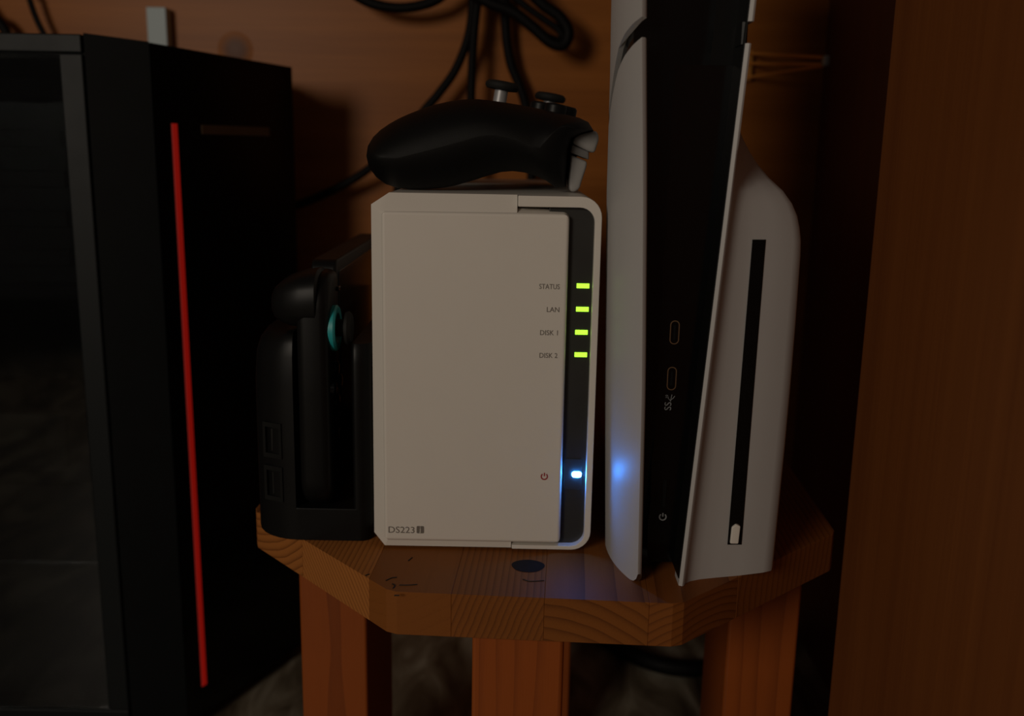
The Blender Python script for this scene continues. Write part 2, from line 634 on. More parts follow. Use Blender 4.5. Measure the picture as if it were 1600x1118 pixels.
# bevelled front plate
def right_arc(x1, zt, zb, r, n=5):
    up = [(x1 - r + r * math.cos(R(90 - 90 * k / n)), zt - r + r * math.sin(R(90 - 90 * k / n))) for k in range(n + 1)]
    dn = [(x1 - r + r * math.cos(R(-90 * k / n)), zb + r + r * math.sin(R(-90 * k / n))) for k in range(n + 1)]
    return up + dn


fo = [(NX0 + 0.0004, 0.1578), (-0.0547, NZ1), (0.0011, NZ1), (0.0013, 0.1572)] + right_arc(0.0240, 0.1568, 0.0036, 0.0030) + [(0.0011, 0.0034), (0.0011, 0.0014),
      (-0.0575, 0.0014), (NX0, 0.0060)]
fi = [(-0.0575, 0.1540), (-0.0560, 0.1553), (0.0011, 0.1556), (0.0013, 0.1556)] + right_arc(0.0237, 0.1553, 0.0046, 0.0027) + [(0.0011, 0.0046), (0.0011, 0.0046),
      (-0.0560, 0.0046), (-0.0575, 0.0062)]
def drawn_in(pts, r):
    xl, xr, zb, zt = min(p[0] for p in pts), max(p[0] for p in pts), min(p[1] for p in pts), max(p[1] for p in pts)
    return [(min(max(x, xl + r), xr - r), min(max(z, zb + r), zt - r)) for x, z in pts]


def back_y(z):
    return 0.0022 if z < 0.0034 else 0.0066


er = 0.0016
secs = [[(x, 0.0124, z) for x, z in fo], [(x, back_y(z), z) for x, z in fo]]
for k in range(6):
    a = R(90 - 18 * k)
    secs.append([(x, er * (1 - math.cos(a)), z) for x, z in drawn_in(fi, er * (1 - math.sin(a)))])
bm = bm_loft(secs)
bmesh.ops.remove_doubles(bm, verts=bm.verts[:], dist=0.00012)
bmesh.ops.recalc_face_normals(bm, faces=bm.faces[:])
FP = part('front_panel', bm, M['nas_white'], NAS, smooth=32)
for (fx, fy) in ((-0.047, 0.02), (0.024, 0.02), (-0.047, 0.205), (0.024, 0.205)):
    part('foot', bm_lathe([(0.0001, 0), (0.006, 0), (0.0062, 0.0016), (0.0001, 0.0017)], (fx, fy, 0.0), (0, 0, 1), 16), M['rubber'], NAS)
for px, py in ((911, 446.5), (910, 483), (908.5, 519), (907.5, 554)):
    c = at(px, py, y=0.0038)
    part('status_light', bm_box((c.x - 0.0028, 0.0037, c.z - 0.00105), (c.x + 0.0028, 0.0046, c.z + 0.00105), 0.0001, 1), M['led_green'], NAS, label='glowing yellow-green light bar')
c = at(901, 741, y=0.0034)
PB = part('power_button', bm_prism(rrect(0.0247, 0.0331, c.z - 0.0075, c.z + 0.0075, 0.0012), 'Y', 0.0036, 0.0046, 0.0002, 1), M['strip_black'], NAS)
part('power_light', bm_prism(rrect(c.x - 0.0021, c.x + 0.0021, c.z - 0.0013, c.z + 0.0013, 0.0010), 'Y', 0.0031, 0.0040, 0.0002, 1), M['led_blue'], PB, label='bright blue power light')
for body, px0, px1, py in (('STATUS', 842, 874, 451), ('LAN', 853.5, 873, 487), ('DISK 1', 843, 870.5, 523), ('DISK 2', 842, 870, 558.5)):
    a, b = at(px0, py, y=0), at(px1, py, y=0)
    o = lettering('lettering', body, 0.0032, a.x, a.z, -0.00012, M['print_grey'], FP, label='small grey printed word ' + body)
    wd = max(v.co.x for v in o.data.vertices) - min(v.co.x for v in o.data.vertices)
    s = (b.x - a.x) / wd
    x0 = min(v.co.x for v in o.data.vertices)
    for v in o.data.vertices:
        v.co.x = x0 + (v.co.x - x0) * s
a, b = at(606, 831.5, y=0), at(646.5, 831.5, y=0)
o = lettering('model_lettering', 'DS223', 0.0044, a.x, a.z, -0.00012, M['print_grey'], FP, label='grey printed characters DS223')
x0 = min(v.co.x for v in o.data.vertices)
wd = max(v.co.x for v in o.data.vertices) - x0
for v in o.data.vertices:
    v.co.x = x0 + (v.co.x - x0) * (b.x - a.x) / wd
e0, e1 = at(651, 832.5, y=0), at(662.5, 821.5, y=0)
part('letter_tile', bm_prism(rrect(e0.x, e1.x, e0.z, e1.z, 0.0005), 'Y', -0.00012, 0.0002), M['print_grey'], FP, label='dark square tile holding a small letter j')
lettering('tile_letter', 'j', 0.0036, (e0.x + e1.x) / 2, e0.z + 0.0010, -0.00022, M['nas_white'], FP, align='CENTER')
c = at(850.5, 744, y=0)
power_mark('power_symbol', c.x, c.z, -0.00012, 0.0014, M['print_red'], FP, 'small red power symbol')

# ------------------------------------------------------------------ tall game console
PS = empty('game_console', (0.08, 0.06, 0.0), 'tall upright game console with white side plates and glossy black centre', 'game console')
ZT = 0.358
XF = [(0.0, 0.0557), (0.0889, 0.0536), (0.1667, 0.0505), (0.2245, 0.0474), (0.30, 0.0445), (ZT, 0.043)]
XL = [(0.0, 0.0458), (0.078, 0.0428), (0.1646, 0.0402), (0.2133, 0.0398), (0.2445, 0.0391), (ZT, 0.040)]
NF = 13
PY = [-0.0328 + 0.0438 * (k / (NF - 1)) ** 1.5 for k in range(NF)] + [0.05, 0.10, 0.16, 0.178]
PK = [1 - (1 - (y + 0.0328) / 0.0438) ** 2.2 if y < 0.0109 else 1.0 for y in PY[:NF]]


def left_x(j, z):
    a, b = lerp_table(XF, z), lerp_table(XL, z)
    if j < NF:
        return a - (a - b) * PK[j]
    return b + 0.118 * (PY[j] - 0.011)


# the seam that splits each side plate sweeps down towards the back
def curve(tab):
    return [lerp_table(tab, y) for y in PY]


SEAM_LO = curve([(-0.0328, 0.2250), (-0.0255, 0.2228), (-0.016, 0.2190), (-0.008, 0.2140), (-0.001, 0.2070), (0.011, 0.193), (0.05, 0.155), (0.178, 0.10)])
SEAM_HI = curve([(-0.0328, 0.2325), (-0.0255, 0.2308), (-0.016, 0.2275), (-0.008, 0.2225), (-0.001, 0.2140), (0.011, 0.199), (0.05, 0.161), (0.178, 0.106)])
BOT = curve([(-0.0328, 0.0050), (-0.0322, 0.0032), (-0.0312, 0.0016), (-0.0295, 0.0005), (-0.027, 0.0), (0.178, 0.0)])


def plate(name, lo, hi, th, nseg, dx=0.0, ny=len(PY)):
    """thin curved shell: outer skin, inner skin moved right by th."""
    secs = []
    for i in range(nseg + 1):
        t = i / nseg
        ring = []
        for j in range(ny):
            z = lo[j] + (hi[j] - lo[j]) * t
            ring.append((left_x(j, z) + dx, PY[j], z))
        for j in reversed(range(ny)):
            z = lo[j] + (hi[j] - lo[j]) * t
            tt = th if j > 0 else th * 0.55
            ring.append((left_x(j, z) + dx + tt, PY[j] + (0.0006 if j < 2 else 0), z))
        secs.append(ring)
    return part(name, bm_loft(secs), M['console_white'], PS, smooth=50)


plate('left_side_plate', BOT, SEAM_LO, 0.0024, 14)
plate('left_top_plate', SEAM_HI, [ZT - 0.004 * (j == 0) for j in range(len(PY))], 0.0024, 10)

XR = [(0.0, 0.0757), (0.2248, 0.0894), (ZT, 0.0968)]
X1 = [(0.0, 0.1192), (0.0729, 0.1207), (0.135, 0.1208), (0.1466, 0.1203), (0.1550, 0.1188), (0.1600, 0.1168), (0.1647, 0.1138), (0.1723, 0.1070), (0.1780, 0.1030),
      (0.1848, 0.0993), (0.1973, 0.0946), (0.21, 0.0927), (0.2248, 0.0925), (ZT, 0.1000)]


def right_section(z, cut=0.0):
    a, b = lerp_table(XR, z), lerp_table(X1, z)
    wd = b - a
    g = max(0.0, min(1.0, (wd - 0.006) / 0.02))      # 1 where the drive bulge is full
    q = lambda n, f: n + (f - n) * g
    outer = [(a - 0.0022, -0.0322), (a - 0.0008, -0.0329), (a, -0.0324),
             (a + wd * 0.022, q(-0.030, -0.0303)), (a + wd * 0.08, q(-0.024, -0.0278)), (a + wd * 0.19, q(-0.016, -0.0256)), (a + wd * 0.34, q(-0.006, -0.0238)),
             (a + wd * 0.60, q(0.004, -0.0211)), (a + wd * 0.86, q(0.010, -0.0184)), (a + wd * 0.96, q(0.014, -0.0162)), (b, q(0.02, -0.0120)),
             (b + 0.0035, 0.025), (b + 0.011, 0.08), (b + 0.019, 0.15), (b + 0.018, 0.178)]
    back = [(a + 0.020, 0.178), (a + 0.016, 0.10), (a + 0.006, 0.02), (a + 0.0006, -0.010), (a - 0.0022, -0.022)]
    return [(x, y, z) for x, y in outer + back]


zs = [0.0014 + (0.224 - 0.0014) * i / 8 for i in range(6)] + [0.142 + (0.222 - 0.142) * i / 16 for i in range(17)]
zs = sorted(z for z in set(zs) if z < 0.142) + [0.142 + (0.2235 - 0.142) * i / 16 for i in range(17)]
secs = []
for i, z in enumerate([0.0] + zs):
    s = right_section(z)
    if i == 0:            # foot of the plate: front tip rounded off
        s = [(x, y, (0.0004 if y > -0.021 else 0.0)) for x, y, _ in s]
    secs.append(s)
RP = part('right_side_plate', bm_loft(secs), M['console_white'], PS, smooth=50)
secs = [right_section(0.2315 + (ZT - 0.2315) * i / 8) for i in range(9)]
part('right_top_plate', bm_loft(secs), M['console_white'], PS, smooth=50)
# black lining on the inner face of the right plate
secs = []
for i in range(10):
    z = 0.003 + (ZT - 0.006) * i / 9
    a = lerp_table(XR, z)
    secs.append([(a - 0.0026, -0.0314, z), (a - 0.0021, -0.0318, z), (a - 0.0021, -0.010, z), (a - 0.0026, -0.010, z)])
part('inner_lining', bm_loft(secs), M['satin_black'], PS)
# black seam filler on the right plate
part('seam_band', bm_loft([[(x - 0.0012, y + 0.0030, zz) for i, (x, y, z) in enumerate(right_section(0.2275))] for zz in (0.2234, 0.2316)]), M['satin_black'], PS)

# black centre body filling the space between the plates
secs = []
for i in range(13):
    z = 0.0035 + (ZT - 0.008) * i / 12
    L_, R_ = lerp_table(XF, z), lerp_table(XR, z)
    xs_l = [left_x(j, z) + 0.0021 for j in range(len(PY))]
    ring = [(xs_l[j], PY[j], z) for j in range(NF // 2 - 1, len(PY))]
    ring += [(R_ + 0.015, 0.178, z), (R_ + 0.012, 0.10, z), (R_ + 0.003, 0.02, z), (R_ - 0.0019, -0.012, z)]
    secs.append(ring)
CB = part('centre_body', bm_loft(secs), M['gloss_black'], PS, smooth=30)
# glossy front slab, upper part stepped back
yb = -0.0172


def slab(name, z0, z1, y0, y1, mat, yt=None):
    secs = []
    for z in (z0, (z0 + z1) / 2, z1):
        L_, R_ = lerp_table(XF, z) + 0.0012, lerp_table(XR, z) - 0.0024
        f = y0 if yt is None else y0 + (yt - y0) * (z - z0) / (z1 - z0)
        secs.append([(L_, f, z), (R_, f, z), (R_, y1, z), (L_, y1, z)])
    bm = bm_loft(secs)
    bevel_all(bm, 0.0005, 2, 40)
    return part(name, bm, mat, PS, smooth=30)


FS = slab('front_slab', 0.0042, 0.2165, yb, -0.008, M['gloss_black'])
slab('upper_front_slab', 0.2168, ZT - 0.006, -0.0140, -0.006, M['satin_black'])
# ports
for px, py in ((1054, 519), (1049.5, 591)):
    c = at(px, py, y=yb)
    outl = rrect(c.x - 0.0020, c.x + 0.0020, c.z - 0.0051, c.z + 0.0051, 0.0019, 6)
    innl = rrect(c.x - 0.0016, c.x + 0.0016, c.z - 0.0047, c.z + 0.0047, 0.0015, 6)
    bm = bmesh.new()
    A = [bm.verts.new((x, yb - 0.0002, z)) for x, z in outl]
    B = [bm.verts.new((x, yb - 0.0002, z)) for x, z in innl]
    A2 = [bm.verts.new((x, yb + 0.0003, z)) for x, z in outl]
    B2 = [bm.verts.new((x, yb + 0.0003, z)) for x, z in innl]
    n = len(outl)
    for i in range(n):
        j = (i + 1) % n
        bm.faces.new((A[i], A[j], B[j], B[i]))
        bm.faces.new((A[i], A2[i], A2[j], A[j]))
        bm.faces.new((B[i], B[j], B2[j], B2[i]))
        bm.faces.new((A2[i], B2[i], B2[j], A2[j]))
    pt = part('usb_port', bm, M['port_metal'], PS, label='small oval port with a metal rim')
    part('port_tongue', bm_box((c.x - 0.0005, yb - 0.0001, c.z - 0.0032), (c.x + 0.0005, yb + 0.0005, c.z + 0.0032), 0.0001, 1), M['satin_black'], pt)
c = at(1049, 641, y=yb)
lettering('usb_mark', 'SS', 0.0042, c.x - 0.0002, c.z, yb - 0.00015, M['print_light'], FS, rot=R(-90), label='pale letters SS turned on their side')
c = at(1043.5, 622, y=yb)
lettering('speed_mark', '10', 0.0016, c.x, c.z, yb - 0.00015, M['print_light'], FS, rot=R(-90))
# little trident of the data-port mark
a0, a1 = at(1047.5, 627, y=yb), at(1050, 616, y=yb)
bm = bm_tube([(a0.x, yb - 0.0001, a0.z), (a1.x, yb - 0.0001, a1.z)], 0.00016, 5, straight=True)
T = part('trident_mark', bm, M['print_light'], FS)
bm = bm_tube([(a0.x, yb - 0.0001, a0.z + 0.0006), (a0.x + 0.0012, yb - 0.0001, a0.z + 0.0016), (a1.x + 0.0012, yb - 0.0001, a1.z - 0.0006)], 0.00014, 5, straight=True)
part('trident_arm', bm, M['print_light'], T)
bm = bm_tube([(a0.x, yb - 0.0001, a0.z + 0.0004), (a0.x - 0.0010, yb - 0.0001, a0.z + 0.0014), (a0.x - 0.0009, yb - 0.0001, a1.z - 0.0010)], 0.00014, 5, straight=True)
part('trident_arm', bm, M['print_light'], T)
c0, c1 = at(1036.5, 792, y=yb), at(1039, 749, y=yb)
part('power_button', bm_prism(rrect(c0.x - 0.0006, c0.x + 0.0010, c0.z, c1.z, 0.0005), 'Y', yb - 0.0003, yb + 0.0005, 0.0001, 1), M['satin_black'], FS, label='slim black power key')
c = at(1035.5, 807, y=yb)
power_mark('power_symbol', c.x, c.z, yb - 0.00015, 0.00145, M['print_light'], FS, 'pale power symbol')
# disc slot and eject key in the right plate
def face_y(x, z):
    a, b = lerp_table(XR, z), lerp_table(X1, z)
    t = (x - a) / (b - a)
    return lerp_table([(0.08, -0.0278), (0.19, -0.0256), (0.34, -0.0238), (0.60, -0.0211), (0.86, -0.0184)], t)


def on_plate(px, py):
    p = at(px, py, y=-0.023)
    for _ in range(4):
        p = at(px, py, y=face_y(p.x, p.z))
    return p


q4 = [on_plate(1136, 850), on_plate(1158, 850), on_plate(1196, 374), on_plate(1175, 374)]
bm = bm_loft([[p + Vector((0.0001, -0.0003, 0)) for p in q4], [p + Vector((0.001, 0.004, 0)) for p in q4]])
bevel_all(bm, 0.0003, 2)
DS = part('disc_slot', bm, M['satin_black'], RP, label='long black disc slot')
c = on_plate(1147, 833)
part('eject_button', bm_prism([(c.x - 0.0018, c.z - 0.0043), (c.x + 0.0019, c.z - 0.0043), (c.x + 0.0023, c.z + 0.0040), (c.x + 0.0004, c.z + 0.0048), (c.x - 0.0015, c.z + 0.0034)],
                              'Y', c.y - 0.0016, c.y + 0.003, 0.0006, 2), M['nas_white'], PS, smooth=30, label='white eject key at the foot of the slot')

# ------------------------------------------------------------------ game controller lying on the storage box
GY = 0.090
GC = empty('game_controller', (-0.016, GY, NZ1), 'black game controller with grey triggers lying on the white storage box', 'controller')
top_o = [(569, 243), (572, 224), (586, 205), (612, 187), (645, 172), (685, 159), (735, 152), (790, 158), (840, 167), (885, 177), (912, 184), (927, 194), (930, 203)]
bot_o = [(569, 243), (573, 262), (587, 280), (607, 292), (640, 297), (690, 294.5), (730, 285), (765, 274), (790, 268), (815, 269), (840, 276), (858, 285), (872, 295), (886, 295), (888, 262), (890, 234), (896, 216), (912, 208), (930, 203)]
top_c = [(705, 210), (705, 200), (709, 188), (718, 174), (735, 164), (755, 158), (775, 158), (800, 161), (840, 169), (880, 178), (910, 187), (924, 197), (927, 212)]
bot_c = [(705, 210), (708, 226), (722, 240), (750, 250), (800, 253), (850, 252), (890, 250), (915, 242), (927, 212)]


def resample(pts, n):
    P = [Vector(p) for p in pts]
    d = [0.0]
    for a, b in zip(P, P[1:]):
        d.append(d[-1] + (b - a).length)
    out = []
    for i in range(n):
        s = d[-1] * i / (n - 1)
        k = 0
        while k < len(P) - 2 and d[k + 1] < s:
            k += 1
        t = (s - d[k]) / (d[k + 1] - d[k])
        out.append(P[k].lerp(P[k + 1], t))
    return out


def to_side(pts):
    return [Vector((p.x, p.z)) for p in (at(a, b, y=0.030) for a, b in pts)]


NP = 26


def hires(pts):
    return [(v.x, v.y) for v in smooth_path([(x, y, 0) for x, y in pts], 4)]


TO, BO = resample(hires(to_side(top_o)), NP), resample(hires(to_side(bot_o)), NP)
TC, BC = resample(hires(to_side(top_c)), NP), resample(hires(to_side(bot_c)), NP)
zmin = min(p.y for p in BO)


def sstep(a, b, x):
    t = max(0, min(1, (x - a) / (b - a)))
    return t * t * (3 - 2 * t)


secs = []
NT = 45
HW = 0.077
for i in range(NT):
    t = -1 + 2 * i / (NT - 1)
    t = math.copysign(1 - (1 - abs(t)) ** 1.35, t)
    wgt = sstep(0.28, 0.66, abs(t))
    e = max(0.0, (abs(t) - 0.62) / 0.38)
    s = math.sqrt(max(0.0004, 1 - e * e))
    s2 = 0.80 + 0.20 * s
    ring = []
    T_ = [c.lerp(o, wgt) for c, o in zip(TC, TO)]
    B_ = [c.lerp(o, wgt) for c, o in zip(BC, BO)]
    cx = sum(p.x for p in T_ + B_) / (2 * NP)
    for k in range(NP):
        mid = (T_[k] + B_[k]) / 2
        p = mid + (T_[k] - mid) * s
        ring.append((cx + (p.x - cx) * s2, GY + t * HW, p.y))
    for k in reversed(range(1, NP - 1)):
        mid = (T_[k] + B_[k]) / 2
        p = mid + (B_[k] - mid) * s
        ring.append((cx + (p.x - cx) * s2, GY + t * HW, p.y))
    secs.append(ring)
dz = NZ1 - min(p[2] for s in secs for p in s) + 0.0001
secs = [[(x, y, z + dz) for x, y, z in s] for s in secs]
part('body', bm_loft(secs), M['matte_black'], GC, smooth=75)

# thumb sticks: steel stem, black cap
tilt = Vector((0.16, 0.0, 1.0)).normalized()
for (px, py, yy, base) in ((785, 133, 0.074, 0.013), (860, 151, 0.120, 0.011)):
    c = at(px, py, y=yy)
    base_c = c - tilt * base
    stk = part('thumbstick', bm_lathe([(0.0001, 0.0020), (0.0052, 0.0018), (0.0070, 0.0016), (0.0083, 0.0004), (0.0084, -0.0010), (0.0076, -0.0022), (0.0040, -0.0026), (0.0001, -0.0026)], c, tilt, 28),
               M['rubber'], GC, smooth=50)
    part('stick_stem', bm_lathe([(0.0033, 0.0), (0.0033, base - 0.002), (0.0030, base - 0.001)], base_c, tilt, 18), M['steel'], stk, smooth=40, label='bright steel stick stem')
    part('stick_collar', bm_lathe([(0.0105, -0.0025), (0.0108, 0.0008), (0.0100, 0.0016), (0.0085, 0.0012), (0.0060, -0.001)], base_c, tilt, 28), M['satin_black'], stk, smooth=40)
for (px, py, yy) in ((845, 167, 0.055), (868, 170, 0.044), (868, 171, 0.068), (884, 174, 0.055)):
    c = at(px, py, y=yy)
    part('face_button', bm_lathe([(0.0052, -0.006), (0.0052, 0.0012), (0.0044, 0.0022), (0.0001, 0.0026)], c, tilt, 20), M['satin_black'], GC, smooth=40)
c = at(835, 170, y=0.110)
part('direction_pad', bm_prism([(c.x - 0.003, GY + 0.012), (c.x + 0.003, GY + 0.012), (c.x + 0.003, GY + 0.018), (c.x + 0.009, GY + 0.018), (c.x + 0.009, GY + 0.024), (c.x + 0.003, GY + 0.024),
                                (c.x + 0.003, GY + 0.030), (c.x - 0.003, GY + 0.030), (c.x - 0.003, GY + 0.024), (c.x - 0.009, GY + 0.024), (c.x - 0.009, GY + 0.018), (c.x - 0.003, GY + 0.018)],
                               'Z', c.z - 0.012, c.z - 0.004, 0.0006), M['satin_black'], GC)
# bumpers and triggers, mirrored about the middle of the controller
bump = [(894, 224), (897, 214), (906, 208.5), (931, 203), (936, 211), (935, 220), (929, 239), (919, 236)]
band = [(891, 238), (894, 225), (920, 236.5), (920, 249)]
trig = [(888, 283), (892, 241), (918, 252), (916, 262), (909, 283), (906, 294), (899, 299.5), (891, 299)]


def side_poly(pts, y):
    return [(p.x, p.z + dz) for p in (at(a, b, y=y) for a, b in pts)]


for sgn in (-1, 1):
    def yy(v):
        return GY + sgn * (GY - v)
    for nm, poly, y0, y1, mt, bev in (('bumper', bump, 0.030, 0.064, 'trigger', 0.0022), ('bumper_band', band, 0.0305, 0.060, 'trigger_dark', 0.0006), ('trigger', trig, 0.031, 0.056, 'trigger', 0.0020)):
        part(nm, bm_prism(side_poly(poly, 0.031), 'Y', yy(y0), yy(y1), bev, 3, 12), M[mt], GC, smooth=50, label={'bumper': 'grey shoulder bumper', 'trigger': 'grey trigger'}.get(nm))

# ------------------------------------------------------------------ dock with a handheld console in it
DK = empty('console_dock', (-0.095, 0.10, 0.0), 'black charging dock with two side ports left of the white box', 'dock')


def plan_round(x0, x1, y0, y1, r_fl, r_fr, r_b=0.006, n=7):
    pts = []
    for cx, cy, r, a0 in ((x1 - r_b, y1 - r_b, r_b, 0), (x0 + r_b, y1 - r_b, r_b, 90), (x0 + r_fl, y0 + r_fl, r_fl, 180), (x1 - r_fr, y0 + r_fr, r_fr, 270)):
        for k in range(n + 1):
            a = R(a0 + 90 * k / n)
            pts.append((cx + r * math.cos(a), cy + r * math.sin(a)))
    return pts


DX0, DX1, DY0, DY1 = -0.1225, -0.0645, 0.0095, 0.205
part('base', bm_prism(plan_round(DX0, DX1, DY0, DY1, 0.024, 0.006), 'Z', 0.0, 0.016, 0.0005, 2), M['satin_black'], DK, smooth=40)
def rear_plan():
    full = plan_round(DX0, DX1, DY0, DY1, 0.024, 0.006)
    return [tuple(v) for v in clip([Vector(p) for p in full], -0.1000, False)]


# rear shell with a sloping rounded crown
secs = []
for z, ins in ((0.0155, 0.0), (0.04, 0.0), (0.075, 0.0002), (0.088, 0.0012), (0.094, 0.0030), (0.0978, 0.0058), (0.0992, 0.0092)):
    secs.append([(x + ins * max(0, min(1, (-0.102 - x) / 0.012)), y + ins * 0.6, z) for x, y in rear_plan()])
part('rear_shell', bm_loft(secs), M['satin_black'], DK, smooth=50)
secs = []
for z, ins in ((0.0155, 0.0), (0.06, 0.0), (0.086, 0.0004), (0.092, 0.0016), (0.0945, 0.004)):
    secs.append([(x, y + ins * 0.6, z) for x, y in plan_round(-0.0732, DX1, DY0, DY1, 0.002, 0.006, 0.003)])
part('front_shell', bm_loft(secs), M['satin_black'], DK, smooth=50)
turn = Matrix.Translation(Vector((-0.1105, 0.0132, 0))) @ Matrix.Rotation(R(-24), 4, 'Z')
for za, zb in ((0.0395, 0.0565), (0.0185, 0.0355)):
    bm = bmesh.new()
    xa, xb, yq = -0.0052, 0.0052, -0.0010
    o_ = [(xa, za), (xb, za), (xb, zb), (xa, zb)]
    i_ = [(xa + 0.0014, za + 0.0022), (xb - 0.0014, za + 0.0022), (xb - 0.0014, zb - 0.0022), (xa + 0.0014, zb - 0.0022)]
    A = [bm.verts.new((x, yq, z)) for x, z in o_]
    B = [bm.verts.new((x, yq, z)) for x, z in i_]
    C = [bm.verts.new((x, yq + 0.0030, z)) for x, z in i_]
    A2 = [bm.verts.new((x, yq + 0.005, z)) for x, z in o_]
    for i in range(4):
        j = (i + 1) % 4
        bm.faces.new((A[i], A[j], B[j], B[i]))
        bm.faces.new((B[i], B[j], C[j], C[i]))
        bm.faces.new((A[i], A2[i], A2[j], A[j]))
    bm.faces.new(C)
    bm.faces.new(A2[::-1])
    bmesh.ops.transform(bm, matrix=turn, verts=bm.verts[:])
    pt = part('usb_port', bm, M['case_port'], DK, label='rectangular port in the dock end')
    bm = bm_box((-0.0012, yq + 0.0008, za + 0.003), (0.0016, yq + 0.0031, zb - 0.003), 0.0002, 1)
    bmesh.ops.transform(bm, matrix=turn, verts=bm.verts[:])
    part('port_tongue', bm, M['rubber'], pt)

HC = empty('handheld_console', (-0.092, 0.11, 0.016), 'black handheld game console slotted in the dock, teal stick ring', 'handheld console')
part('tablet', bm_prism(rrect(0.034, 0.185, 0.0165, 0.1300, 0.006), 'X', -0.0955, -0.0835, 0.0015, 3), M['satin_black'], HC, smooth=40)
part('screen', bm_prism(rrect(0.040, 0.179, 0.0225, 0.1240, 0.003), 'X', -0.0836, -0.0831, 0.0002, 1), M['gloss_black'], HC)


def grip(y0, y1, front):
    r = 0.0155
    z0, z1 = 0.0162, 0.1265
    pts = []
    n = 8
    ya, yb_ = (y0, y1) if front else (y1, y0)
    sg = 1 if front else -1
    for k in range(n + 1):
        a = R(90 + 90 * k / n)
        pts.append((ya + sg * (r + r * math.cos(a)), z1 - r + r * math.sin(a)))
    for k in range(n + 1):
        a = R(180 + 90 * k / n)
        pts.append((ya + sg * (r + r * math.cos(a)), z0 + r + r * math.sin(a)))
    pts += [(yb_, z0), (yb_, z1)]
    return pts


g = part('side_controller', bm_prism(grip(0.0045, 0.0340, True), 'X', -0.0970, -0.0822, 0.0042, 4, 30), M['satin_black'], HC, smooth=50)
g2 = part('side_controller', bm_prism(grip(0.1850, 0.2145, False), 'X', -0.0970, -0.0822, 0.0042, 4, 30), M['satin_black'], HC, smooth=50)
# shoulder trigger bulging back from the upper end
secs = []
for t_, x_ in ((0, -0.0872), (0.06, -0.0880), (0.3, -0.0945), (0.6, -0.1010), (0.8, -0.1050), (0.92, -0.1078), (1.0, -0.1092)):
    sc_ = 0.90 if t_ == 0 else math.sqrt(max(0.03, 1 - (t_ * 0.95) ** 2.6))
    zc, yc = 0.1152 - 0.0030 * t_, 0.0190
    secs.append([(x_, yc + 0.0160 * sc_ * math.copysign(abs(math.cos(2 * math.pi * k / 24)) ** 0.8, math.cos(2 * math.pi * k / 24)),
                  zc + 0.0132 * sc_ * math.copysign(abs(math.sin(2 * math.pi * k / 24)) ** 0.7, math.sin(2 * math.pi * k / 24))) for k in range(24)])
part('shoulder_trigger', bm_loft(secs), M['satin_black'], HC, smooth=50)
sx = (1, 0, 0)
sc_c = at(524, 513, y=0.0155)
st = part('control_stick', bm_lathe([(0.0040, -0.002), (0.0040, 0.0052), (0.0074, 0.0058), (0.0078, 0.0072), (0.0066, 0.0084), (0.0001, 0.0078)], (-0.0822, 0.0175, sc_c.z), sx, 24), M['rubber'], HC, smooth=40)
part('stick_ring', bm_lathe([(0.0104, -0.0008), (0.0106, 0.0016), (0.0098, 0.0024), (0.0070, 0.0022), (0.0060, 0.0)], (-0.0822, 0.0170, sc_c.z), sx, 32), M['teal'], st, smooth=40, label='teal ring round the control stick')
bz = at(530, 602, y=0.0155).z
for dy, dzv in ((0, 0.0078), (-0.0072, 0), (0.0072, 0), (0, -0.0078)):
    part('round_button', bm_lathe([(0.0033, -0.001), (0.0033, 0.0014), (0.0026, 0.0020), (0.0001, 0.0022)], (-0.0822, 0.0180 + dy, bz + dzv), sx, 16), M['gloss_black'], HC, smooth=40)
part('minus_button', bm_box((-0.0826, 0.0265, 0.1165), (-0.0808, 0.0315, 0.1185), 0.0006), M['gloss_black'], HC)
part('capture_button', bm_box((-0.0826, 0.0225, 0.0465), (-0.0810, 0.0270, 0.0510), 0.0006), M['gloss_black'], HC)

# ------------------------------------------------------------------ computer tower
G1, G1b = at(137, 51, y=0.187), at(186, 1112, y=0.187)
G2 = at(235, 65, y=0.205)
G3 = at(460, 105, y=0.330)
gx1, gx2, gx3 = G1.x - 0.004, G2.x - 0.001, G3.x - 0.002
TX0, TYB = -0.62, 0.395
zt1, zt2, zt3 = G1.z, G2.z, G3.z
TW = empty('computer_tower', (-0.40, 0.30, FZ), 'large black computer tower with a red light strip and glass panel', 'computer')
ZB = FZ + 0.010
GB = at(90, 1108, y=0.187).z      # lower edge of the glass


def quad_prism(foot, ztops, zb):
    bm = bmesh.new()
    lo = [bm.verts.new((x, y, zb)) for x, y in foot]
    hi = [bm.verts.new((x, y, z)) for (x, y), z in zip(foot, ztops)]
    n = len(foot)
    bm.faces.new(lo[::-1])
    bm.faces.new(hi)
    for i in range(n):
        j = (i + 1) % n
        bm.faces.new((lo[i], lo[j], hi[j], hi[i]))
    return bm


# corner pillar between the glass side and the front
fd = Vector((gx3 - gx2, 0.330 - 0.205)).normalized()       # along the front face, going away
fn = Vector((fd.y, -fd.x))                                  # outward normal of the front face
pil = [(gx1 + 0.0008, 0.188), (gx2, 0.205), (gx2 - fn.x * 0.02 + fd.x * 0.006, 0.205 - fn.y * 0.02 + fd.y * 0.006), (gx1 + 0.0008, 0.235)]
bm = quad_prism(pil, (zt1, zt2, zt2, zt1), ZB)
bevel_all(bm, 0.0012, 2)
part('corner_pillar', bm, M['case_frame'], TW, smooth=30)
